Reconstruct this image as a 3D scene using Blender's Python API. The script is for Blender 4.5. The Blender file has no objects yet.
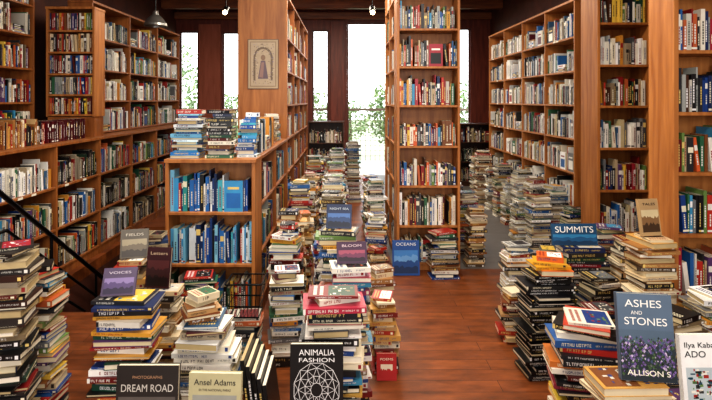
import bpy, math, random
from mathutils import Matrix, Vector
R = random.Random(31)
scene = bpy.context.scene
col_root = scene.collection

def lin(h):
    h = h.lstrip('#')
    o = []
    for i in (0, 2, 4):
        c = int(h[i:i+2], 16)/255
        o.append(c/12.92 if c <= .04045 else ((c+.055)/1.055)**2.4)
    return tuple(o)

# ---------------------------------------------------------------- materials
def new_mat(name):
    m = bpy.data.materials.new(name); m.use_nodes = True
    nt = m.node_tree
    return m, nt, nt.nodes['Principled BSDF']

def plain(name, h, rough=.5, metal=0, emit=None, es=0):
    m, nt, b = new_mat(name)
    c = lin(h)
    n = nt.nodes.new('ShaderNodeTexNoise'); n.inputs['Scale'].default_value = 14
    r = nt.nodes.new('ShaderNodeValToRGB')
    r.color_ramp.elements[0].color = (*[x*.82 for x in c], 1)
    r.color_ramp.elements[1].color = (*[min(1, x*1.12) for x in c], 1)
    tc = nt.nodes.new('ShaderNodeTexCoord')
    nt.links.new(tc.outputs['Object'], n.inputs['Vector'])
    nt.links.new(n.outputs['Fac'], r.inputs['Fac'])
    nt.links.new(r.outputs['Color'], b.inputs['Base Color'])
    b.inputs['Roughness'].default_value = rough
    b.inputs['Metallic'].default_value = metal
    if emit:
        b.inputs['Emission Color'].default_value = (*lin(emit), 1)
        b.inputs['Emission Strength'].default_value = es
    return m

def wood(name, a, b_, rough=.45, stretch=(6, 6, .6), scale=3.0):
    m, nt, b = new_mat(name)
    L = nt.links.new
    tc = nt.nodes.new('ShaderNodeTexCoord')
    mp = nt.nodes.new('ShaderNodeMapping'); mp.inputs['Scale'].default_value = stretch
    n = nt.nodes.new('ShaderNodeTexNoise'); n.inputs['Scale'].default_value = scale
    n.inputs['Detail'].default_value = 8; n.inputs['Distortion'].default_value = .6
    r = nt.nodes.new('ShaderNodeValToRGB')
    r.color_ramp.elements[0].position = .3; r.color_ramp.elements[1].position = .7
    r.color_ramp.elements[0].color = (*lin(a), 1); r.color_ramp.elements[1].color = (*lin(b_), 1)
    L(tc.outputs['Object'], mp.inputs['Vector']); L(mp.outputs['Vector'], n.inputs['Vector'])
    L(n.outputs['Fac'], r.inputs['Fac']); L(r.outputs['Color'], b.inputs['Base Color'])
    bp = nt.nodes.new('ShaderNodeBump'); bp.inputs['Strength'].default_value = .12
    bp.inputs['Distance'].default_value = .01
    L(n.outputs['Fac'], bp.inputs['Height']); L(bp.outputs['Normal'], b.inputs['Normal'])
    b.inputs['Roughness'].default_value = rough
    return m

def book_material():
    m, nt, b = new_mat('book_paper_and_cloth')
    a = nt.nodes.new('ShaderNodeAttribute'); a.attribute_name = 'Col'
    n = nt.nodes.new('ShaderNodeTexNoise'); n.inputs['Scale'].default_value = 11; n.inputs['Detail'].default_value = 6
    tc = nt.nodes.new('ShaderNodeTexCoord'); nt.links.new(tc.outputs['Object'], n.inputs['Vector'])
    mr = nt.nodes.new('ShaderNodeMapRange'); mr.inputs['To Min'].default_value = .74; mr.inputs['To Max'].default_value = 1.14
    nt.links.new(n.outputs['Fac'], mr.inputs['Value'])
    mx = nt.nodes.new('ShaderNodeMix'); mx.data_type = 'RGBA'; mx.blend_type = 'MULTIPLY'; mx.inputs[0].default_value = 1
    nt.links.new(a.outputs['Color'], mx.inputs[6]); nt.links.new(mr.outputs[0], mx.inputs[7])
    nt.links.new(mx.outputs[2], b.inputs['Base Color'])
    b.inputs['Roughness'].default_value = .4
    return m

def floor_material():
    m, nt, b = new_mat('floor_boards')
    N = nt.nodes.new; L = nt.links.new
    tc = N('ShaderNodeTexCoord')
    mp = N('ShaderNodeMapping')
    br = N('ShaderNodeTexBrick')
    br.inputs['Color1'].default_value = (*lin('8a4e24'), 1)
    br.inputs['Color2'].default_value = (*lin('713d1b'), 1)
    br.inputs['Mortar'].default_value = (*lin('361c0c'), 1)
    br.inputs['Scale'].default_value = 1
    br.inputs['Mortar Size'].default_value = .002
    br.inputs['Brick Width'].default_value = 1.9
    br.inputs['Row Height'].default_value = .13
    L(tc.outputs['Object'], mp.inputs['Vector']); L(mp.outputs['Vector'], br.inputs['Vector'])
    mp2 = N('ShaderNodeMapping'); mp2.inputs['Scale'].default_value = (1.6, 5, 4)
    n = N('ShaderNodeTexNoise'); n.inputs['Scale'].default_value = 2.2; n.inputs['Detail'].default_value = 10
    n.inputs['Roughness'].default_value = .68
    L(tc.outputs['Object'], mp2.inputs['Vector']); L(mp2.outputs['Vector'], n.inputs['Vector'])
    r = N('ShaderNodeValToRGB')
    r.color_ramp.elements[0].position = .32; r.color_ramp.elements[0].color = (.45, .41, .37, 1)
    r.color_ramp.elements[1].position = .7; r.color_ramp.elements[1].color = (1.4, 1.32, 1.25, 1)
    L(n.outputs['Fac'], r.inputs['Fac'])
    mx = N('ShaderNodeMix'); mx.data_type = 'RGBA'; mx.blend_type = 'MULTIPLY'; mx.inputs[0].default_value = 1
    L(br.outputs['Color'], mx.inputs[6]); L(r.outputs['Color'], mx.inputs[7])
    sp = N('ShaderNodeSeparateXYZ'); L(tc.outputs['Object'], sp.inputs[0])
    gy = N('ShaderNodeMath'); gy.operation = 'GREATER_THAN'; gy.inputs[1].default_value = 5.4
    gx = N('ShaderNodeMath'); gx.operation = 'GREATER_THAN'; gx.inputs[1].default_value = 0.5
    L(sp.outputs['Y'], gy.inputs[0]); L(sp.outputs['X'], gx.inputs[0])
    mu = N('ShaderNodeMath'); mu.operation = 'MULTIPLY'
    L(gy.outputs[0], mu.inputs[0]); L(gx.outputs[0], mu.inputs[1])
    mg = N('ShaderNodeMix'); mg.data_type = 'RGBA'
    L(mu.outputs[0], mg.inputs[0]); L(mx.outputs[2], mg.inputs[6])
    mg.inputs[7].default_value = (*lin('6a6562'), 1)
    L(mg.outputs[2], b.inputs['Base Color'])
    rr = N('ShaderNodeMapRange'); rr.inputs['To Min'].default_value = .28; rr.inputs['To Max'].default_value = .6
    L(n.outputs['Fac'], rr.inputs['Value']); L(rr.outputs[0], b.inputs['Roughness'])
    bp = N('ShaderNodeBump'); bp.inputs['Strength'].default_value = .25; bp.inputs['Distance'].default_value = .004
    L(br.outputs['Fac'], bp.inputs['Height']); bp.invert = True
    L(bp.outputs['Normal'], b.inputs['Normal'])
    return m

M_BOOK = book_material()
M_FLOOR = floor_material()
M_WOOD = wood('pine_shelf_wood', '7a431a', 'a46632')
M_WOOD2 = wood('honey_shelf_wood', '925625', 'be7f44')
M_DARK = wood('dark_shelf_wood', '2e170c', '4a2814')
M_RED = wood('redwood_trim', '521e12', '7a3522', rough=.5)
M_TERRA = wood('terracotta_panel', '8f4c34', 'a8604a', rough=.6)
M_CEIL = wood('ceiling_boards', '67391f', '94592f', stretch=(.6, 8, 6))
M_WALL = wood('brown_wall', '422116', '5e3020', rough=.7, stretch=(1, 1, 1))
M_BLACK = plain('black_iron', '101012', .4, .6)
M_STAIR = wood('stair_wood', '3a1e10', '57301a', stretch=(.6, 6, 6))
M_GREY = plain('galvanised_metal', '8a8a86', .35, .8)
M_BULB = plain('warm_bulb', 'fff0d0', .4, 0, 'ffd9a0', 25)
M_LEAF = plain('foliage', '708a5c', .6)
M_LEAF2 = plain('foliage_light', '90a470', .6)
M_BARK = plain('bark', '6a5c4c', .8)
M_DECK = wood('deck_boards', '9a958c', 'b8b2a8', stretch=(.6, 6, 6))
M_GRASS = plain('grass', '9a9f88', .9)
M_GLASSF = plain('window_frame_paint', '5a2a1c', .5)
M_CARD = plain('label_card', 'ece6d4', .7)

# ---------------------------------------------------------------- mesh builder
class MB:
    def __init__(s): s.v = []; s.f = []; s.c = []
    def box(s, x0, x1, y0, y1, z0, z1, c=(.5, .5, .5), M=None, top=None, sides=None, back=None):
        i = len(s.v)
        P = [(x0, y0, z0), (x1, y0, z0), (x1, y1, z0), (x0, y1, z0), (x0, y0, z1), (x1, y0, z1), (x1, y1, z1), (x0, y1, z1)]
        if M is not None: P = [tuple(M @ Vector(p)) for p in P]
        s.v += P
        s.f += [(i, i+3, i+2, i+1), (i+4, i+5, i+6, i+7), (i, i+1, i+5, i+4), (i+2, i+3, i+7, i+6), (i+3, i, i+4, i+7), (i+1, i+2, i+6, i+5)]
        s.c += [c, top or c, c, back or c, sides or c, sides or c]
    def quad(s, pts, c, M=None):
        i = len(s.v)
        if M is not None: pts = [tuple(M @ Vector(p)) for p in pts]
        s.v += [tuple(p) for p in pts]; s.f.append((i, i+1, i+2, i+3)); s.c.append(c)
    def fq(s, x0, x1, z0, z1, y, c, M=None):
        s.quad([(x0, y, z0), (x1, y, z0), (x1, y, z1), (x0, y, z1)], c, M)
    def tq(s, x0, x1, y0, y1, z, c, M=None):
        s.quad([(x0, y0, z), (x1, y0, z), (x1, y1, z), (x0, y1, z)], c, M)
    def obj(s, name, mat, parent=None, loc=(0, 0, 0), rz=0, bevel=0, color=False):
        me = bpy.data.meshes.new(name)
        me.from_pydata(s.v, [], s.f); me.update()
        if color:
            a = me.color_attributes.new('Col', 'FLOAT_COLOR', 'CORNER')
            buf = []
            for p, c in zip(me.polygons, s.c):
                for _ in range(p.loop_total): buf += [c[0], c[1], c[2], 1]
            a.data.foreach_set('color', buf)
        me.materials.append(mat)
        o = bpy.data.objects.new(name, me); col_root.objects.link(o)
        o.location = loc; o.rotation_euler = (0, 0, rz)
        if parent: o.parent = parent
        if bevel:
            b = o.modifiers.new('bevel', 'BEVEL'); b.width = bevel; b.segments = 1; b.limit_method = 'ANGLE'
        return o

def empty(name, loc=(0, 0, 0), rz=0, rot=None):
    e = bpy.data.objects.new(name, None); e.empty_display_size = .1
    col_root.objects.link(e); e.location = loc; e.rotation_euler = rot or (0, 0, rz)
    return e

def simple_box(name, x0, x1, y0, y1, z0, z1, mat, bevel=0, parent=None):
    cx, cy, cz = (x0+x1)/2, (y0+y1)/2, z0
    mb = MB(); mb.box(x0-cx, x1-cx, y0-cy, y1-cy, 0, z1-z0)
    return mb.obj(name, mat, loc=(cx, cy, cz), bevel=bevel, parent=parent)

GLY = [
 [(.38, 0, .62, 1)],
 [(0, 0, .24, 1), (0, 0, .8, .2)],
 [(0, 0, .24, 1), (0, 0, .8, .2), (0, .4, .7, .6), (0, .8, .8, 1)],
 [(.38, 0, .62, 1), (0, .8, 1, 1)],
 [(0, 0, .24, 1), (.76, 0, 1, 1), (0, .4, 1, .6)],
 [(0, 0, .24, 1), (.76, 0, 1, 1), (0, 0, 1, .2), (0, .8, 1, 1)],
 [(0, 0, .24, 1), (0, .4, .7, .6), (0, .8, .8, 1)],
 [(0, 0, .24, 1), (0, .4, 1, .6), (0, .8, 1, 1), (.76, .4, 1, 1)],
 [(0, 0, .24, 1), (.76, 0, 1, 1), (0, 0, 1, .2)],
 [(0, 0, .24, 1), (.76, 0, 1, 1), (0, .8, 1, 1)]]
def strokes(mb, x0, x1, z0, z1, y, c, M):
    h = z1-z0; w = h*.62; x = x0
    while x+w < x1:
        if R.random() < .17: x += w*.7; continue
        for (a, b, p, q) in R.choice(GLY):
            mb.fq(x+a*w, x+p*w, z0+b*h, z0+q*h, y, c, M)
        x += w*1.28

PAGE = [lin(h) for h in ('e9e0c8', 'd5c6a0', 'efe8d6', 'c0ac80', 'dccfae')]
PAL = {
 'mix': 'f0ece0 e8e2d2 f8f6f0 d9d4c8 161616 22242a 101012 1a1a1c 8a2020 b83428 6a1818 a02838 1d4080 2a62a0 1c2c58 4090b8 2f6548 1f4a38 6a884a d09838 e0bc50 7a4a28 472818 8a7860 b8a484 5a3a6a b86038 404448 707478 a0a4a0 2c2c30 c8c4b8 d06030'.split(),
 'light': 'f4f2ec ffffff f8f6f0 f0eee8 e8e6e0 dadad8 ccccc8 e0dccf a8a8a4 707072 2a2a30 16181c 3c5e80 982c24 c8b890 4a4c50 1c1c1c e4dcc8 a09078 f4f0e4 2a62a0 c88a38 3a6a4c 5a2028'.split(),
 'blue': '2a7ac0 3f9ad0 1d5fa8 56a8d8 1a3f7a 7cc0e0 2468b0 e8f0f4 16305c 2f8f8f 1c50a0 d0dce0 101820 8fd0e8 48b0c0 b03028 2a70b8 183878 e8e4d8'.split(),
 'dark': '161414 201c1a 2a2422 3a2018 601c18 1a2a40 1c3428 54442e 7a6a50 b0a080 0c0c0e e0d8c8 7a1a1a 8a8070 141416 2a4068'.split(),
 'tan': 'c8a878 b89060 d8c098 a87848 8a5a30 e0d0b0 703818 7a2018 e8dcc0 504030 c89850 262020 9a6a38 e4d8c0 a83020 1c1c20'.split(),
 'red': 'c03028 b84430 8a2020 d08830 f0ece0 e8e0d0 202024 2a5a98 c07030 983848 2f6b45 141416 2a70a8 181818 e0c048 24262c 5a1c18 101012'.split(),
 'black': '101012 16161a 0c0c0e 1c1c20 141418 101012 202024'.split(),
 'wine': '4a1018 5c1620 52121c 401018 3a1a14'.split(),
 'pink': 'f0ece0 f4f0ea a04068 6a3a60 c898a0 b03048 ddd6c8 303038 2a4a88 c09848 4c2450 7a1818 141416 e8dcc0 8a7050 202428 3f88a8'.split(),
}
PAL = {k: [lin(x) for x in v] for k, v in PAL.items()}
def contrast(c):
    l = .3*c[0]+.6*c[1]+.1*c[2]
    if l > .28: return R.choice([(.02, .02, .025), (.3, .02, .02), (.02, .05, .2), (.02, .02, .02)])
    return R.choice([(.85, .83, .76), (.8, .6, .2), (.9, .9, .9), (.85, .8, .6)])

def upright(mb, x, y, z, t, h, d, c, M=None, label=True):
    tt = R.choice(PAGE)
    mb.box(x, x+t, y, y+d, z, z+h, c, M)
    mb.tq(x+.002, x+t-.002, y+.003, y+d-.001, z+h+.0004, tt, M)
    if label:
        k = contrast(c)
        r = R.random()
        yy = y-.0008
        if r < .22:
            a = z+h*R.uniform(.55, .75); mb.fq(x+.0012, x+t-.0012, a, a+h*.16, yy, k, M)
        if r < .85:
            a = z+h*R.uniform(.12, .25); b = z+h*R.uniform(.6, .9)
            if r < .25: b = z+h*.5
            cx = x+t/2; hw = min(.004, t*.2)
            q = a
            while q < b:
                s = R.uniform(.006, .016); mb.fq(cx-hw, cx+hw, q, min(q+s, b), yy, k, M); q += s+.004
        if R.random() < .22:
            mb.fq(x, x+t, z+.008, z+.02, yy+.0002, k, M)

def fill(mb, x0, x1, z, hm, y, dmax, pal):
    x = x0+.002
    P = PAL[pal]
    base = R.uniform(.2, .25)
    while x < x1-.012:
        r = R.random()
        if r < .004 and x+.08 < x1: x += R.uniform(.015, .04); continue
        if r < .012 and x+.24 < x1:
            zz = z; n = R.randint(4, 8)
            for _ in range(n):
                T = R.uniform(.012, .034)
                if zz+T > z+hm-.03: break
                c = R.choice(P); w = R.uniform(.17, .23)
                mb.box(x, x+w, y, y+.15, zz, zz+T, c, top=c, sides=R.choice(PAGE))
                mb.fq(x+.03, x+w*.7, zz+T*.3, zz+T*.7, y-.0008, contrast(c))
                zz += T
            x += .235; continue
        if r < .017 and x+.2 < x1 and hm > .25:
            w = R.uniform(.13, .16); h = R.uniform(.2, .235); c = R.choice(P); k = contrast(c)
            mb.box(x+.003, x+w, y, y+.018, z, z+h, c, sides=R.choice(PAGE))
            mb.fq(x+.02, x+w-.018, z+h*.12, z+h*.6, y-.0006, R.choice(P))
            mb.fq(x+.03, x+w-.028, z+h*.72, z+h*.8, y-.0006, k)
            x += w+.004; continue
        if r < .045 and x+.09 < x1:
            a = math.radians(R.uniform(3, 8)); h = min(hm-.03, R.uniform(.19, .25)); t = R.uniform(.015, .03)
            M = Matrix.Translation((x+h*math.sin(a), 0, z)) @ Matrix.Rotation(-a, 4, 'Y')
            upright(mb, 0, y+.01, 0, t, h, .14, R.choice(P), M)
            x += h*math.sin(a)+t*math.cos(a)+.003; continue
        n = 1
        if R.random() < .04: n = R.randint(2, 4)
        c = R.choice(P); h0 = base+R.uniform(-.035, .05); d0 = R.uniform(.12, min(.19, dmax))
        t0 = R.uniform(.009, .02) if R.random() < .62 else R.uniform(.02, .036)
        if R.random() < .1: h0 += .045
        h0 = min(h0, hm-.018)
        for _ in range(n):
            if x+t0 > x1-.001: break
            upright(mb, x, y+R.uniform(0, .02)+.002, z, t0-.0007, h0-R.uniform(0, .004), d0, c)
            x += t0
        if t0 > x1-x: break

def bookcase(x, y, rz, W, D, H, shelves, pals='mix', bays=1, mat=None, z0=0, name='bookcase', st=.026, back=True, inset=.02, top=True, cards=0):
    mat = mat or M_WOOD
    e = empty(name, (x, y, z0), rz)
    fr = MB()
    bw = (W-st)/bays
    for i in range(bays+1):
        fr.box(i*bw, i*bw+st, 0, D, 0, H)
    if back: fr.box(st, W-st, D-.012, D, 0, H-.001)
    if top: fr.box(-.006, W+.006, -.008, D, H, H+.028)
    if shelves[0] > .04:
        for i in range(bays): fr.box(i*bw+st, (i+1)*bw, .012, .03, 0, shelves[0]-.02)
    for s in shelves:
        for i in range(bays):
            fr.box(i*bw+st, (i+1)*bw, .003, D-.012, s-.022, s)
    fr.obj('frame', mat, parent=e, bevel=.002)
    bk = MB()
    sh = list(shelves)+[H]
    k = 0
    for j in range(len(shelves)):
        hm = sh[j+1]-sh[j]-.022
        if hm < .12: continue
        for i in range(bays):
            pal = pals if isinstance(pals, str) else pals[k % len(pals)]
            k += 1
            fill(bk, i*bw+st, (i+1)*bw, sh[j]+.0005, hm, inset, D-inset-.02, pal)
    bk.obj('books', M_BOOK, parent=e, color=True)
    if cards:
        cm = MB()
        for _ in range(cards):
            i = R.randrange(bays); s = R.choice(shelves[1:]); xx = i*bw+st+R.uniform(.05, max(.06, bw-.15))
            cm.box(xx, xx+.07, .0005, .0025, s-.021, s-.001)
        cm.obj('label_cards', M_CARD, parent=e)
    return e

def flat_book(mb, M, L, W, T, c, pg, text=True, topart=False):
    t = .0022
    l, w = L/2, W/2
    mb.box(-l, l, -w, w, 0, t, c, M)
    mb.box(-l, l, -w, w, T-t, T, c, M)
    mb.box(-l, l, -w, -w+t, t, T-t, c, M)
    mb.box(-l+.003, l-.003, -w+t, w-.003, t, T-t, pg, M)
    if text:
        k = contrast(c)
        hh = min(.015, T*.5)
        a = -l+L*R.uniform(.04, .14); b = a+L*R.uniform(.35, .6)
        strokes(mb, a, min(b, l-.01), T/2-hh/2, T/2+hh/2, -w-.0006, k, M)
        if b < l-.06 and R.random() < .6:
            h2 = hh*.55; strokes(mb, b+.012, l-.03, T/2-h2/2, T/2+h2/2, -w-.0006, k, M)
        if R.random() < .5:
            mb.fq(l-.022, l-.008, T*.2, T*.8, -w-.0005, k, M)
        if R.random() < .2:
            mb.fq(-l, -l+.012, .001, T-.001, -w-.0005, k, M)
    if topart:
        k = contrast(c)
        if R.random() < .75:
            c2 = R.choice(PAL['mix']); c3 = R.choice(PAL['mix'])
            mb.tq(-l*.2, l*.88, -w*.85, w*.85, T+.0004, c2, M)
            for _ in range(14):
                xx = R.uniform(-l*.15, l*.7); yy = R.uniform(-w*.8, w*.6)
                mb.tq(xx, xx+l*R.uniform(.05, .16), yy, yy+w*R.uniform(.05, .22), T+.0006, c3 if R.random() < .6 else k, M)
        for q in range(2):
            x = -l*.8+q*l*.26
            y = -w*.75
            while y < w*.7:
                s = R.uniform(.008, .014); mb.tq(x, x+l*.14, y, y+s*.75, T+.0007, k, M); y += s+.002

def stack(x, y, z1, L=.24, W=.17, rz=0, pal='mix', z0=0, name='book_stack', jit=7, tmin=.011, tmax=.034, turn=.18, off=.014, loose=True):
    mb = MB(); z = 0; H = z1-z0
    P = PAL[pal]
    drift = R.uniform(-.028, .028)
    while z < H-.012:
        T = R.uniform(tmin, tmax); T = min(T, max(.012, H-z))
        l = L*R.uniform(.72, 1.04); w = W*R.uniform(.8, 1.0)
        last = z+T >= H-.012
        near = z > H-.08
        a = math.radians(rz+R.uniform(-jit, jit)*(3.4 if near and loose else 1))
        if near and loose: l *= .82; w *= .86
        if R.random() < turn: a += math.pi
        elif R.random() < .14: a += math.pi/2; l = min(l, W*1.25); w = min(w, l*.8)
        M = Matrix.Translation((R.uniform(-off, off)+drift*z/max(H, .1), R.uniform(-off, off), z)) @ Matrix.Rotation(a, 4, 'Z')
        flat_book(mb, M, l, w, T-.0006, R.choice(P), R.choice(PAGE), topart=last)
        z += T
    mb.obj(name, M_BOOK, loc=(x, y, z0), color=True)
    return z0+z

def txt(parent, body, x, z, width, hmax, c, y=-.0016):
    cu = bpy.data.curves.new('title_text', 'FONT'); cu.body = body; cu.align_x = 'CENTER'; cu.size = hmax*1.35
    cu.extrude = .0003
    m = bpy.data.materials.get('ink_'+c) or plain('ink_'+c, c, .6)
    cu.materials.append(m)
    o = bpy.data.objects.new('title_text', cu); col_root.objects.link(o)
    o.parent = parent; o.location = (x, y, z); o.rotation_euler = (math.pi/2, 0, 0)
    bpy.context.view_layer.update()
    w = o.dimensions.x
    if w > 0: o.scale = (width/w, 1, 1)
    return o

def cover_book(x, y, z, w, h, t, rz, lean, cover, art=None, texts=(), name='display_book'):
    a = math.radians(lean)
    e = empty(name, (x, y, z+t*math.sin(a)+.001), rot=(-a, 0, math.radians(rz)))
    mb = MB(); c = lin(cover); l = w/2
    mb.box(-l, l, 0, .003, 0, h, c)
    mb.box(-l, l, t-.003, t, 0, h, c)
    mb.box(-l, -l+.003, .003, t-.003, 0, h, c)
    mb.box(-l+.003, l-.003, .003, t-.003, .003, h-.003, PAGE[0])
    if art: art(mb, w, h)
    mb.obj('cover_and_pages', M_BOOK, parent=e, color=True)
    for tx in texts: txt(e, *tx)
    return e

# ---------------------------------------------------------------- room shell
XL, XR, YB, YF, ZC = -3.9, 3.35, 12.0, -2.5, 4.0
hx0, hx1, hy0, hy1 = -2.74, -1.75, 4.3, 7.2
mb = MB()
for (a, b, c, d) in [(XL, XR, YF, hy0), (XL, hx0, hy0, hy1), (hx1, XR, hy0, hy1), (XL, XR, hy1, YB+.2)]:
    mb.box(a, b, c, d, -.12, 0)
mb.obj('floor', M_FLOOR)
mb = MB()
mb.box(hx0-.05, hx0, hy0-.05, hy1+.05, -2.4, -.12); mb.box(hx1, hx1+.05, hy0-.05, hy1+.05, -2.4, -.12)
mb.box(hx0, hx1, hy0-.05, hy0, -2.4, -.12); mb.box(hx0, hx1, hy1, hy1+.05, -2.4, -.12)
mb.box(hx0-.05, hx1+.05, hy0-.05, hy1+.05, -2.45, -2.4)
mb.obj('wall_stairwell', M_WALL)
mb = MB()
for i in range(11):
    mb.box(hx0+.005, hx1-.005, hy0+.002+i*.25, hy0+.25+i*.25+.02, -.19*(i+1)-.03, -.19*(i+1))
    mb.box(hx0+.005, hx1-.005, hy0+.25+i*.25, hy0+.262+i*.25, -.19*(i+2), -.19*(i+1)-.031)
mb.obj('staircase', M_STAIR)

simple_box('wall_left', XL-.15, XL, YF, YB+.2, 0, ZC, M_WALL)
simple_box('wall_right', XR, XR+.15, YF, YB+.2, 0, ZC, M_WALL)
simple_box('wall_front', XL, XR, YF-.15, YF, 0, ZC, M_WALL)
simple_box('ceiling', XL-.15, XR+.15, YF-.15, YB+.2, ZC, ZC+.12, M_CEIL)
ops = [(-3.83, -3.39, .7, 3.35), (-2.84, -2.45, .7, 3.33), (-.76, -.38, .7, 3.38), (.05, 1.02, 0, 3.55), (2.45, 2.9, .7, 3.42)]
mb = MB(); x = XL
for (a, b, z0, z1) in ops:
    mb.box(x, a, YB, YB+.2, 0, ZC)
    if z0 > 0: mb.box(a, b, YB, YB+.2, 0, z0)
    mb.box(a, b, YB, YB+.2, z1, ZC)
    x = b
mb.box(x, XR, YB, YB+.2, 0, ZC)
mb.obj('wall_back', M_RED)
simple_box('trim_1', -3.37, -2.87, YB-.03, YB-.001, .4, 3.5, M_TERRA)
simple_box('trim_2', XL+.01, XR-.01, YB-.16, YB-.085, 3.6, 3.76, M_CEIL, .01)
for n, (a, b, z0, z1) in enumerate(ops):
    mb = MB(); f = .035
    mb.box(a+.001, a+f, YB+.06, YB+.12, z0+.001, z1-.001); mb.box(b-f, b-.001, YB+.06, YB+.12, z0+.001, z1-.001)
    mb.box(a+f, b-f, YB+.06, YB+.12, z1-f, z1-.001)
    if z0 > 0: mb.box(a+f, b-f, YB+.06, YB+.12, z0+.001, z0+f)
    mb.obj('door_1' if n == 3 else 'window_%d' % (n+1 if n < 3 else n), M_GLASSF)
for i, (a, b) in enumerate([(-.34, 0.0), (1.1, 1.4)]):
    simple_box('trim_%d' % (i+3), a, b, YB-.08, YB-.001, 0, 3.57, M_RED, .008)
for i, yy in enumerate([1.5, 4.2, 6.9, 9.3, 11.0]):
    simple_box('ceiling_beam', XL+.005, XR-.005, yy, yy+.16, ZC-.3, ZC-.001, M_CEIL, .01)

# outside
simple_box('deck', -6, 6, YB+.22, 15.2, -.14, -.02, M_DECK)
simple_box('ground_outside', -30, 30, YB+.22, 60, -.6, -.5, M_GRASS)
mb = MB()
for i in range(9):
    xx = -4.8+i*1.2; mb.box(xx, xx+.07, 14.9, 14.97, -.02, 1.45)
mb.box(-4.8, 4.87, 14.88, 14.99, 1.45, 1.52)
for k in range(9): mb.box(-4.8, 4.87, 14.93, 14.94, .15+k*.145, .16+k*.145)
for k in range(70): mb.box(-4.8+k*.138, -4.79+k*.138, 14.94, 14.95, .02, 1.45)
mb.obj('deck_railing', M_BARK)
def tree(x, y, h, r, n=1500, mat=None, cz=.62):
    e = empty('tree', (x, y, -.5))
    mb = MB()
    s = 8
    for i in range(6):
        z0 = i*h*.12; z1 = z0+h*.12; r0 = .13-.015*i; r1 = r0-.015
        for k in range(s):
            a, b = 2*math.pi*k/s, 2*math.pi*(k+1)/s
            mb.quad([(r0*math.cos(a), r0*math.sin(a), z0), (r0*math.cos(b), r0*math.sin(b), z0), (r1*math.cos(b), r1*math.sin(b), z1), (r1*math.cos(a), r1*math.sin(a), z1)], (1, 1, 1))
    mb.obj('trunk', M_BARK, parent=e)
    for part, mt in (('leaves', mat or M_LEAF), ('leaves_light', M_LEAF2)):
        mb = MB()
        for _ in range(n//2):
            th, ph, q = R.uniform(0, 6.28), math.acos(R.uniform(-1, 1)), R.uniform(.2, 1)**.5
            lump = 1+.25*math.sin(3*th+2*ph)
            p = Vector((r*q*lump*math.sin(ph)*math.cos(th), r*q*lump*math.sin(ph)*math.sin(th), h*cz+h*.36*q*math.cos(ph)))
            M = Matrix.Translation(p) @ Matrix.Rotation(R.uniform(0, 6.28), 4, Vector((R.random(), R.random(), R.random()+.01)).normalized())
            s_ = R.uniform(.04, .1)
            mb.quad([(-s_, 0, 0), (0, -s_*.5, 0), (s_, 0, 0), (0, s_*.5, 0)], (1, 1, 1), M)
        mb.obj(part, mt, parent=e)
tree(-5.3, 16.3, 4.2, 1.0, 1500); tree(-3.9, 18.5, 2.6, 1.0, 1300)
tree(1.45, 17.5, 3.1, .7, 1700, cz=.6); tree(.2, 20.5, 2.4, .9, 1100); tree(-1.1, 17.3, 2.8, .6, 900); tree(4.2, 17.4, 3.0, .7, 1000)

# ---------------------------------------------------------------- big bookcases
SA = [.08, .46, .87, 1.28, 1.7, 2.1, 2.49, 2.88]
bookcase(.535, 5.35, 0, .65, .28, 3.25, SA, ['mix', 'light', 'mix', 'mix', 'mix', 'mix', 'mix', 'light'], mat=M_WOOD2)
bookcase(.535, 6.95, -math.pi/2, 1.29, .3, 3.25, SA, 'light', bays=2, mat=M_WOOD2)
bookcase(1.185, 5.66, math.pi/2, 1.29, .3, 3.25, SA, 'mix', bays=2)
SB = [.1, .5, .9, 1.3, 1.7, 2.1, 2.5]
bookcase(2.67, 9.65, -math.pi/2, 3.6, .3, 2.91, SB, 'light', bays=4, mat=M_WOOD2, cards=10)
SC = [.14, .53, .92, 1.31, 1.7, 2.08, 2.47, 2.86]
bookcase(2.33, 4.8, 0, .98, .34, 3.25, SC, ['mix', 'mix', 'light', 'mix', 'mix', 'mix', 'light', 'mix'], bays=2, mat=M_WOOD2)
SD = [.2, .58, .95, 1.32, 1.68, 2.05, 2.42, 2.79]
bookcase(1.96, 3.1, 0, 1.36, .26, 3.2, SD, ['mix', 'light', 'mix', 'mix', 'mix', 'mix'], bays=2, mat=M_WOOD2, st=.03)
SL = [.1, .5, .91]
bookcase(-2.8, 4.15, math.pi/2, 5.4, .4, 1.3, SL, ['mix', 'mix', 'light', 'dark', 'mix'], bays=6, mat=M_WOOD, cards=8)
bookcase(-3.05, 6.28, math.pi/2, 3.3, .3, 1.6, [.03, .42, .81, 1.2], ['light', 'mix', 'light'], bays=3, mat=M_WOOD, z0=1.33)
bookcase(-3.55, 3.9, math.pi/2, 2.05, .28, 1.75, [.03, .4, .78, 1.16, 1.5], ['light', 'mix'], bays=2, mat=M_WOOD, z0=1.33)
bookcase(-3.44, 5.98, 0, .56, .26, 1.24, [.03, .26, .5, .75, 1.0], ['red', 'mix', 'red', 'tan', 'mix'], mat=M_WOOD2, z0=1.56)
SF = [.13, .52, .91]
bookcase(-1.35, 3.9, 0, .675, .28, 1.28, SF, ['mix', 'blue', 'blue'], mat=M_WOOD2)
bookcase(-.675, 4.19, math.pi/2, 1.82, .3, 1.28, SF, 'mix', bays=2)
bookcase(-1.35, 6.01, -math.pi/2, 1.82, .3, 1.28, SF, 'dark', bays=2)
SG = [.1, .5, .9, 1.3, 1.7, 2.1, 2.5]
bookcase(-.675, 6.09, math.pi/2, 3.3, .28, 2.95, SG, 'mix', bays=4)
bookcase(-1.245, 9.39, -math.pi/2, 3.3, .28, 2.95, SG, 'mix', bays=4)
simple_box('bookcase_end_panel', -1.245, -.675, 6.045, 6.08, 0, 3.0, M_WOOD2, .003)
bookcase(-.74, 10.4, 0, .72, .3, 1.3, [.1, .5, .9], 'dark', mat=M_DARK)
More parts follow.
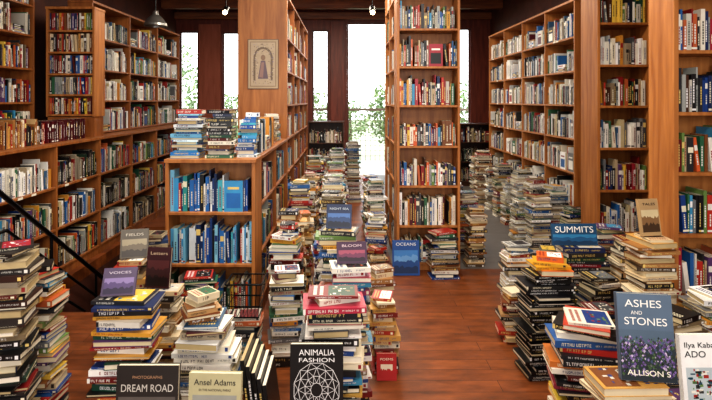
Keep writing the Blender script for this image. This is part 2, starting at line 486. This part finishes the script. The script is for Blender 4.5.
bookcase(1.6, 10.6, 0, 1.5, .3, 1.25, [.1, .5, .9], 'dark', bays=2, mat=M_DARK)

def book_row(x, y, z, L, rz, pal, name='book_row', hm=.3):
    mb = MB(); fill(mb, 0, L, 0, hm, 0, .17, pal)
    mb.obj(name, M_BOOK, loc=(x, y, z), rz=rz, color=True)
book_row(-2.9, 4.2, 1.3285, .85, math.pi/2, 'tan')
book_row(-2.9, 5.08, 1.3285, .75, math.pi/2, 'wine', hm=.24)
simple_box('shelf_riser', -3.43, -2.89, 6.0, 6.22, 1.3285, 1.559, M_WOOD)

# poster
e = empty('framed_poster', (-.95, 6.045, 1.88))
mb = MB(); w, h = .18, .58
mb.box(-w, w, -.012, -.001, 0, h, lin('6a4a30'))
mb.box(-w+.008, w-.008, -.0135, -.0121, .008, h-.008, lin('b8a486'))
mb.box(-w+.03, w-.03, -.0142, -.0136, .03, h-.03, lin('8c745a'))
mb.box(-w+.038, w-.038, -.0146, -.01425, .038, h-.038, lin('bcaa90'))
yy = -.0152
for side in (-1, 1):
    mb.fq(side*.1-.012, side*.1+.012, .1, .36, yy, lin('75624e'))
n = 14
for k in range(n):
    a, b = math.pi*k/n, math.pi*(k+1)/n
    mb.quad([(.112*math.cos(a), yy, .36+.13*math.sin(a)), (.112*math.cos(b), yy, .36+.13*math.sin(b)), (.088*math.cos(b), yy, .36+.105*math.sin(b)), (.088*math.cos(a), yy, .36+.105*math.sin(a))], lin('75624e'))
mb.quad([(-.06, yy, .12), (.06, yy, .12), (.025, yy, .33), (-.025, yy, .33)], lin('6c5a64'))
mb.quad([(-.045, yy-.0002, .14), (.0, yy-.0002, .13), (.012, yy-.0002, .31), (-.02, yy-.0002, .31)], lin('987870'))
for k in range(10):
    a, b = 2*math.pi*k/10, 2*math.pi*(k+1)/10
    mb.quad([(0, yy-.0001, .365), (.027*math.cos(a), yy-.0001, .365+.033*math.sin(a)), (.027*math.cos((a+b)/2), yy-.0001, .365+.033*math.sin((a+b)/2)), (.027*math.cos(b), yy-.0001, .365+.033*math.sin(b))], lin('8c7058'))
for _ in range(200):
    xx = R.uniform(-.13, .12); zz = R.uniform(.06, .52)
    if abs(xx) < .06 and .1 < zz < .4: continue
    mb.fq(xx, xx+R.uniform(.004, .014), zz, zz+R.uniform(.003, .012), yy-.0003, lin(R.choice(['8a7660', '7a6a7a', 'a08a68', '6a5a4c', 'a898a0', 'ccbfa8'])))
mb.obj('print', M_BOOK, parent=e, color=True)

# ---------------------------------------------------------------- books on top of island F
ZT = 1.3085
stack(-1.22, 4.06, 1.68, .24, .19, 0, 'blue', z0=ZT, turn=.1, jit=3)
stack(-.965, 4.06, 1.68, .22, .19, 0, 'mix', z0=ZT, turn=.1, jit=3)
stack(-.765, 4.1, 1.66, .15, .15, 0, 'blue', z0=ZT, jit=3)
stack(-1.2, 4.42, 1.6, .24, .17, 0, 'mix', z0=ZT)
book_row(-.70, 4.3, ZT, .95, math.pi/2, 'light')
stack(-.8, 5.45, 1.55, .22, .17, 90, 'tan', z0=ZT)
stack(-.8, 5.75, 1.6, .22, .17, 90, 'light', z0=ZT)

# ---------------------------------------------------------------- stacks
S = [
 (-1.50, 2.28, 1.12, .27, .20, 12, 'dark'),
 (-1.55, 2.62, .93, .24, .18, 0, 'mix'),
 (-1.02, 2.45, .83, .27, .20, 2, 'mix'),
 (-1.30, 3.15, .80, .20, .16, 10, 'tan'),
 (-1.32, 3.52, .86, .22, .17, 20, 'dark'),
 (-1.02, 2.92, .70, .18, .16, 0, 'tan'),
 (-.69, 2.62, .66, .31, .22, -2, 'light'),
 (-.95, 3.45, .60, .24, .18, 5, 'mix'),
 (-.08, 2.52, .84, .29, .20, 0, 'pink'),
 (.04, 2.93, .84, .21, .17, 6, 'pink'),
 (-.06, 3.28, .94, .24, .17, -4, 'mix'),
 (-.40, 3.50, .62, .22, .17, 6, 'light'),
 (-.12, 3.85, .78, .23, .17, 4, 'pink'),
 (-.44, 3.95, .74, .25, .18, -4, 'mix'),
 (-.44, 4.38, .84, .25, .18, 4, 'tan'),
 (-.12, 4.32, .64, .24, .17, 0, 'light'),
 (-.10, 4.80, .92, .26, .18, 3, 'dark'),
 (-.44, 4.90, .70, .24, .18, 3, 'tan'),
 (-.12, 5.35, .98, .24, .18, 3, 'light'),
 (-.46, 5.50, .92, .24, .18, 3, 'mix'),
 (-.10, 5.95, .80, .24, .18, 3, 'mix'),
 (-.46, 6.2, .78, .24, .18, -3, 'light'),
 (.26, 3.42, .47, .17, .20, 0, 'tan'),
 (.25, 3.85, .52, .19, .17, 4, 'tan'),
 (.36, 6.05, .84, .24, .18, 5, 'light'),
 (.34, 5.60, .55, .22, .17, -5, 'mix'),
 (.30, 5.10, .32, .20, .16, 5, 'tan'),
 (-.15, 6.7, .96, .24, .18, 5, 'mix'), (-.46, 6.9, .8, .24, .18, 5, 'tan'),
 (-.14, 7.4, .8, .24, .18, 5, 'light'), (-.46, 7.6, .95, .24, .18, 5, 'mix'),
 (.36, 6.7, .6, .24, .18, 5, 'mix'), (.36, 7.4, .7, .24, .18, 5, 'light'),
 (-.1, 8.2, 1.0, .25, .2, 5, 'light'), (-.45, 8.4, .8, .25, .2, 5, 'mix'),
 (.15, 9.0, 1.05, .25, .2, 5, 'light'), (-.3, 9.3, .75, .25, .2, 5, 'light'),
 (.98, 5.18, .46, .30, .20, 3, 'mix'),
 (1.38, 5.55, .62, .20, .18, 3, 'tan'), (1.38, 6.0, .7, .22, .18, 3, 'mix'), (1.38, 6.6, .7, .22, .18, 3, 'light'),
 (2.36, 9.3, .75, .26, .2, 90, 'light'), (2.36, 8.9, .9, .26, .2, 0, 'tan'), (2.4, 8.4, .7, .26, .2, 0, 'light'),
 (2.38, 7.9, .8, .26, .2, 5, 'mix'), (2.36, 7.4, .65, .26, .2, 5, 'light'), (2.36, 6.95, .82, .26, .2, 5, 'light'),
 (2.38, 6.5, .80, .26, .2, 5, 'light'), (2.10, 6.2, .58, .26, .2, 5, 'light'), (2.40, 5.95, .78, .26, .2, 5, 'light'),
 (2.12, 5.7, .78, .26, .2, 5, 'light'), (2.42, 5.45, .62, .26, .2, 5, 'mix'),
 (1.38, 4.20, .60, .24, .18, 3, 'light'),
 (1.24, 3.82, .36, .22, .17, -5, 'tan'),
 (1.30, 3.36, .66, .34, .24, 4, 'black'),
 (1.66, 4.15, .58, .26, .20, 0, 'mix'),
 (1.66, 3.72, .72, .28, .20, 0, 'mix'),
 (1.62, 3.36, .62, .22, .20, 3, 'dark'),
 (1.95, 4.45, .66, .25, .19, 0, 'light'),
 (2.02, 4.0, .80, .25, .19, 0, 'mix'),
 (2.0, 3.62, .80, .22, .19, 0, 'tan'),
 (1.70, 2.88, 1.0, .22, .18, 2, 'tan'),
 (1.44, 2.90, .60, .24, .20, -3, 'dark'),
 (1.20, 2.54, .70, .34, .24, -10, 'red'),
 (1.58, 2.50, .74, .24, .20, 6, 'dark'),
 (1.84, 2.62, .80, .22, .20, 3, 'light'),
]
tops = {}
DISP = {(-1.02, 2.45), (-1.30, 3.15), (-1.02, 2.92), (-.06, 3.28), (.04, 2.93), (1.66, 3.72), (1.70, 2.88)}
for i, s in enumerate(S):
    z = stack(*s[:7], jit=7 if s[6] != 'black' else 2, tmin=.011, tmax=.024 if s[6] == 'black' else .034, turn=.18 if s[6] != 'black' else .1, loose=(s[0], s[1]) not in DISP)
    tops[(s[0], s[1])] = z
def on(x, y, z1, L, W, rz, pal, key, **k):
    return stack(x, y, z1, L, W, rz, pal, z0=tops[key]+.0005, **k)
PAL['gold'] = [lin(c) for c in ('d8a028', 'b83028', 'e0c040', '2f6b45', 'd86a28')]
on(1.32, 3.34, .77, .24, .18, -4, 'gold', (1.30, 3.36), tmin=.02)
on(-.72, 2.60, .80, .17, .14, 25, 'tan', (-.69, 2.62))
on(-.41, 3.95, .83, .15, .12, 10, 'red', (-.44, 3.95))

# display books --------------------------------------------------
def art_animalia(mb, w, h):
    wh = (.8, .8, .8); cx, cz = 0, h*.42
    def ln(x0, z0, x1, z1, t=.0011):
        d = Vector((x1-x0, 0, z1-z0)).normalized(); n = Vector((-d.z, 0, d.x))*t
        mb.quad([(x0+n.x, -.0008, z0+n.z), (x0-n.x, -.0008, z0-n.z), (x1-n.x, -.0008, z1-n.z), (x1+n.x, -.0008, z1+n.z)], wh)
    N = 12
    for ring, r in ((0, .025), (1, .05), (2, .078), (3, .098)):
        for k in range(N):
            a, b = 2*math.pi*(k+.5*(ring % 2))/N, 2*math.pi*(k+1+.5*(ring % 2))/N
            ln(cx+r*math.cos(a), cz+r*math.sin(a)*1.15, cx+r*math.cos(b), cz+r*math.sin(b)*1.15)
            if ring < 3:
                r2 = (.05, .078, .098)[ring]
                for o_ in (-.5, .5):
                    c = 2*math.pi*(k+.5*(ring % 2)+o_)/N
                    ln(cx+r*math.cos(a), cz+r*math.sin(a)*1.15, cx+r2*math.cos(c), cz+r2*math.sin(c)*1.15, .0008)
def landscape(cols, z0=.05, z1=.62, m=.44):
    def f(mb, w, h):
        n = 14; L = len(cols)
        mb.fq(-w*m, w*m, h*z0, h*z1, -.0006, lin(cols[0]))
        for j, c in enumerate(cols[1:]):
            top = z1-(z1-z0)*(j+1)/(L)*.95
            pr = top+R.uniform(-.03, .03)
            for k in range(n):
                x0 = -w*m+2*w*m*k/n; x1 = x0+2*w*m/n
                nx = min(z1-.02, max(z0+.01, top+R.uniform(-.05, .05)))
                mb.quad([(x0, -.0007-.0001*j, h*z0), (x1, -.0007-.0001*j, h*z0), (x1, -.0007-.0001*j, h*nx), (x0, -.0007-.0001*j, h*pr)], lin(c))
                pr = nx
    return f
def art_ashes(mb, w, h):
    mb.fq(-w*.5+.001, w*.5-.001, h*.42, h*.58, -.0006, lin('4c6074'))
    mb.fq(-w*.5+.001, w*.5-.001, .001, h*.42, -.0007, lin('1c2830'))
    for _ in range(520):
        x = R.uniform(-w*.47, w*.47); z = R.uniform(.02, h*.5); s = R.uniform(.002, .006)
        c = R.choice(['3f5a34', '4c6a3e', '6a5090', '8a78b0', '2c3c28', '3a4a68', '7a60a0', 'c8b8d8', '1c2c1c'])
        mb.quad([(x-s, -.0012, z), (x, -.0012, z-s*1.3), (x+s, -.0012, z), (x, -.0012, z+s*1.3)], lin(c))
def art_road(mb, w, h):
    mb.fq(-w*.46, w*.46, h*.06, h*.6, -.0006, lin('5e5854'))
    mb.quad([(-w*.46, -.0008, h*.3), (w*.46, -.0008, h*.36), (w*.46, -.0008, h*.44), (-w*.46, -.0008, h*.48)], lin('7e766e'))
    mb.quad([(-w*.4, -.0009, h*.12), (w*.4, -.0009, h*.12), (w*.42, -.0009, h*.27), (-w*.42, -.0009, h*.27)], lin('201c1c'))
    mb.quad([(-w*.28, -.0009, h*.27), (w*.28, -.0009, h*.27), (w*.2, -.0009, h*.4), (-w*.2, -.0009, h*.4)], lin('2c2828'))
    mb.quad([(-w*.23, -.001, h*.28), (w*.23, -.001, h*.28), (w*.17, -.001, h*.37), (-w*.17, -.001, h*.37)], lin('8a8682'))
    for x in (-w*.3, w*.3): mb.fq(x-.012, x+.012, h*.18, h*.23, -.0011, lin('d8d0b8'))
def art_ansel(mb, w, h):
    landscape(['9a9c94', '70726c', '484a46', '2a2c2a'], .06, .7, .42)(mb, w, h)
def art_kab(mb, w, h):
    mb.fq(-w*.42, w*.42, h*.08, h*.55, -.0006, lin('b8c4c8'))
    for _ in range(90):
        x = R.uniform(-w*.4, w*.35); z = R.uniform(h*.1, h*.5); mb.fq(x, x+R.uniform(.004, .02), z, z+R.uniform(.003, .012), -.0009, lin(R.choice(['2a5060', 'a03028', 'e8e4d8', '6a8a50', '303030'])))

z = stack(-.12, 2.24, .40, .22, .17, 0, 'pink', loose=False)
cover_book(-.12, 2.18, z, .225, .32, .03, 0, 5, '0c0c0e', art_animalia, [('ANIMALIA', 0, .275, .15, .026, 'f0f0f0'), ('FASHION', 0, .248, .15, .018, 'f0f0f0')])
z = stack(-.80, 2.14, .38, .24, .17, 0, 'mix', loose=False)
cover_book(-.80, 2.08, z, .25, .30, .03, 0, 6, '2c2826', art_road, [('DREAM ROAD', 0, .20, .21, .03, 'c8c4bc'), ('PHOTOGRAPHS', 0, .25, .12, .012, 'b08868')])
z = stack(-.53, 2.16, .36, .22, .17, 0, 'mix', loose=False)
cover_book(-.53, 2.09, z, .215, .28, .028, -2, 6, 'bcb690', art_ansel, [('Ansel Adams', 0, .235, .17, .024, '302c28'), ('IN THE NATIONAL PARKS', 0, .212, .13, .009, '504840')])
z = stack(1.08, 1.98, .70, .26, .19, 5, 'tan', turn=.8, loose=False)
cover_book(1.13, 1.93, z, .195, .31, .03, -8, 10, '52667c', art_ashes, [('ASHES', -.005, .262, .13, .028, 'f0f0ec'), ('AND', -.03, .235, .04, .014, 'f0f0ec'), ('STONES', .0, .198, .15, .028, 'f0f0ec'), ('ALLISON S', 0, .02, .15, .02, 'f4f0e0')])
z = stack(1.36, 2.02, .60, .22, .18, 0, 'mix', loose=False)
cover_book(1.37, 1.95, z, .19, .26, .025, 0, 8, 'f0f0ee', art_kab, [('Ilya Kabakov', 0, .215, .16, .02, '202020'), ('ADO', -.04, .18, .08, .024, '202020')])
cover_book(1.63, 3.68, tops[(1.66, 3.72)], .32, .15, .02, 0, 12, '174a70', landscape(['2f7fb0', '1d5a88', '123a5c'], .04, .5, .48), [('SUMMITS', 0, .088, .27, .045, 'f4f4f0')])
cover_book(1.69, 2.86, tops[(1.70, 2.88)], .12, .20, .022, 10, 10, 'b89a70', landscape(['d8c8a0', '8a6a48', '4a3828'], .1, .7), [('TALES', 0, .165, .08, .014, '302018')])
cover_book(.61, 5.18, 0, .27, .34, .03, 0, 8, '1d5098', landscape(['3f82c8', '6aa0d8', '1d4a8a', '12305c'], .06, .72), [('OCEANS', 0, .29, .2, .03, 'f0f4f8')])
cover_book(.26, 3.24, 0, .125, .16, .02, 0, 8, 'b02020', landscape(['e8d8c0', 'b02020'], .2, .6, .3), [('POEMS', 0, .12, .08, .014, 'f4e8d0')])
cover_book(-1.27, 3.13, tops[(-1.30, 3.15)], .16, .17, .02, 14, 14, '5a5040', landscape(['a09478', '706450', '40362c'], .05, .65), [('FIELDS', 0, .13, .1, .016, 'd8d0c0')])
cover_book(-1.05, 2.90, tops[(-1.02, 2.92)], .14, .22, .02, -6, 10, '3c161c', landscape(['5a2a2c', '3a1a1c', '1c0c0c'], .05, .68), [('Letters', 0, .18, .1, .018, 'd0b898')])
cover_book(-1.06, 2.42, tops[(-1.02, 2.45)], .15, .13, .02, 10, 35, '4a3c5c', landscape(['8070a0', '504070', '282040'], .06, .62), [('VOICES', 0, .1, .1, .012, 'c8c0d0')])
cover_book(.04, 2.91, tops[(.04, 2.93)], .17, .12, .02, 4, 25, '402040', landscape(['984860', '6a3050', '241028'], .1, .6), [('BLOOM', 0, .09, .11, .014, 'd8c0c8')])
cover_book(-.04, 3.26, tops[(-.06, 3.28)], .16, .15, .02, -4, 20, '1c2c50', landscape(['4a6fa8', '2a4470', '101c34'], .06, .62), [('NIGHT SEA', 0, .115, .12, .014, 'c0ccd8')])
mb = MB()
for i in range(5):
    M = Matrix.Translation((i*.023, 0, 0)) @ Matrix.Rotation(math.radians(-7), 4, 'Y')
    upright(mb, 0, 0, 0, .02, .5-.03*i, .3, PAL['black'][i % 6], M)
mb.obj('folio_row', M_BOOK, loc=(-.445, 2.5, 0), color=True)

# wire basket
zb = stack(-.60, 3.16, .46, .2, .17, 0, 'mix', loose=False)
mb = MB()
for z in (.0, .07, .14, .2):
    q = .005 if z in (0, .2) else .003; o_ = .02*z/.2
    a, b = .085+o_, .075+o_
    mb.box(-a, a, -b-q, -b, z, z+q*1.6); mb.box(-a, a, b, b+q, z, z+q*1.6)
    mb.box(-a-q, -a, -b, b, z, z+q*1.6); mb.box(a, a+q, -b, b, z, z+q*1.6)
for k in range(9):
    x = -.085+k*.02125
    for s_ in (-1, 1):
        mb.quad([(x-.0015, s_*.076, 0), (x+.0015, s_*.076, 0), (x*1.2+.0015, s_*.096, .2), (x*1.2-.0015, s_*.096, .2)], (0, 0, 0))
        y = -.075+k*.01875
        mb.quad([(s_*.086, y-.0015, 0), (s_*.086, y+.0015, 0), (s_*.106, y*1.2+.0015, .2), (s_*.106, y*1.2-.0015, .2)], (0, 0, 0))
    mb.box(x-.0015, x+.0015, -.075, .075, 0, .003)
mb.obj('wire_basket', M_BLACK, loc=(-.60, 3.16, zb+.001))

# stair handrail
def tube(name, pts, r, mat, parent=None):
    cu = bpy.data.curves.new(name, 'CURVE'); cu.dimensions = '3D'; cu.bevel_depth = r; cu.bevel_resolution = 2; cu.use_fill_caps = True
    sp = cu.splines.new('POLY'); sp.points.add(len(pts)-1)
    for p, q in zip(sp.points, pts): p.co = (*q, 1)
    cu.materials.append(mat)
    o = bpy.data.objects.new(name, cu); col_root.objects.link(o)
    if parent: o.parent = parent
    return o
e = empty('stair_handrail', (-2.68, 4.0, 0))
sl = math.tan(math.radians(36))
tube('rail_top', [(0, -.35, 1.06), (0, 0, 1.06), (0, 2.6, 1.06-2.6*sl)], .022, M_BLACK, e)
tube('rail_mid', [(0, -.35, .72), (0, .12, .72), (0, 2.6, .72-2.48*sl)], .014, M_BLACK, e)
tube('rail_low', [(0, -.35, .38), (0, .25, .38), (0, 2.6, .38-2.35*sl)], .014, M_BLACK, e)
tube('post_1', [(0, -.35, 0), (0, -.35, 1.06)], .018, M_BLACK, e)
for k, yy in enumerate((.75, 1.6, 2.4)):
    n = math.floor((yy-.3)/.25)+1
    tube('post_%d' % (k+2), [(0, yy, -.19*n), (0, yy, 1.06-yy*sl)], .014, M_BLACK, e)

# hanging lamp
e = empty('pendant_lamp', (-2.55, 7.0, 2.75))
mb = MB(); prof = [(.03, .20), (.045, .15), (.09, .11), (.15, .03), (.155, 0)]; n = 24
for (r0, z0), (r1, z1) in zip(prof, prof[1:]):
    for k in range(n):
        a, b = 2*math.pi*k/n, 2*math.pi*(k+1)/n
        mb.quad([(r0*math.cos(a), r0*math.sin(a), z0), (r1*math.cos(a), r1*math.sin(a), z1), (r1*math.cos(b), r1*math.sin(b), z1), (r0*math.cos(b), r0*math.sin(b), z0)], (1, 1, 1))
mb.obj('shade', M_GREY, parent=e)
tube('cord', [(0, 0, .19), (0, 0, 1.249)], .008, M_BLACK, e)
def track_spot(x, y, z):
    e = empty('track_spotlight', (x, y, z))
    tube('stem', [(0, 0, .06), (0, 0, ZC-z-.001)], .008, M_BLACK, e)
    tube('can', [(0, -.06, -.02), (0, .06, .06)], .045, M_BLACK, e)
    bpy.ops.mesh.primitive_uv_sphere_add(segments=16, ring_count=8, radius=.036, location=(0, -.072, -.03))
    o = bpy.context.object; o.name = 'bulb'; o.data.materials.append(M_BULB); o.parent = e
track_spot(-1.83, 8.0, 3.12); track_spot(.42, 8.0, 3.12)

# ---------------------------------------------------------------- lights
def area(name, loc, rot, sx, sy, e, c):
    l = bpy.data.lights.new(name, 'AREA'); l.shape = 'RECTANGLE'; l.size = sx; l.size_y = sy; l.energy = e; l.color = c
    o = bpy.data.objects.new(name, l); col_root.objects.link(o); o.location = loc; o.rotation_euler = rot
for i, (yy, en) in enumerate(((.9, 85), (3.4, 115), (6.2, 145), (9.0, 140))):
    area('ceiling_light', (0, yy, 3.66), (0, 0, 0), 3.2, .5, en, (1, .90, .76))
area('front_fill_light', (0, -2.3, 2.3), (math.radians(90), 0, 0), 5.0, 2.0, 190, (1, .98, .95))  # added fill light behind the camera; the front wall has no window
w = bpy.data.worlds.new('sky'); scene.world = w; w.use_nodes = True
nt = w.node_tree; bg = nt.nodes['Background']
bg.inputs['Color'].default_value = (.93, .97, 1, 1); bg.inputs['Strength'].default_value = 3.9
scene.view_settings.view_transform = 'Standard'
try:
    scene.view_settings.look = 'Medium High Contrast'
except Exception as ex:
    print('look', ex)

cam = bpy.data.cameras.new('camera'); cam.lens = 26.3; cam.sensor_width = 36
cam.shift_x = .0154; cam.shift_y = -.14; cam.clip_start = .05; cam.clip_end = 200
co = bpy.data.objects.new('camera', cam); col_root.objects.link(co)
co.location = (0, 0, 1.75); co.rotation_euler = (math.pi/2, 0, 0)
scene.camera = co
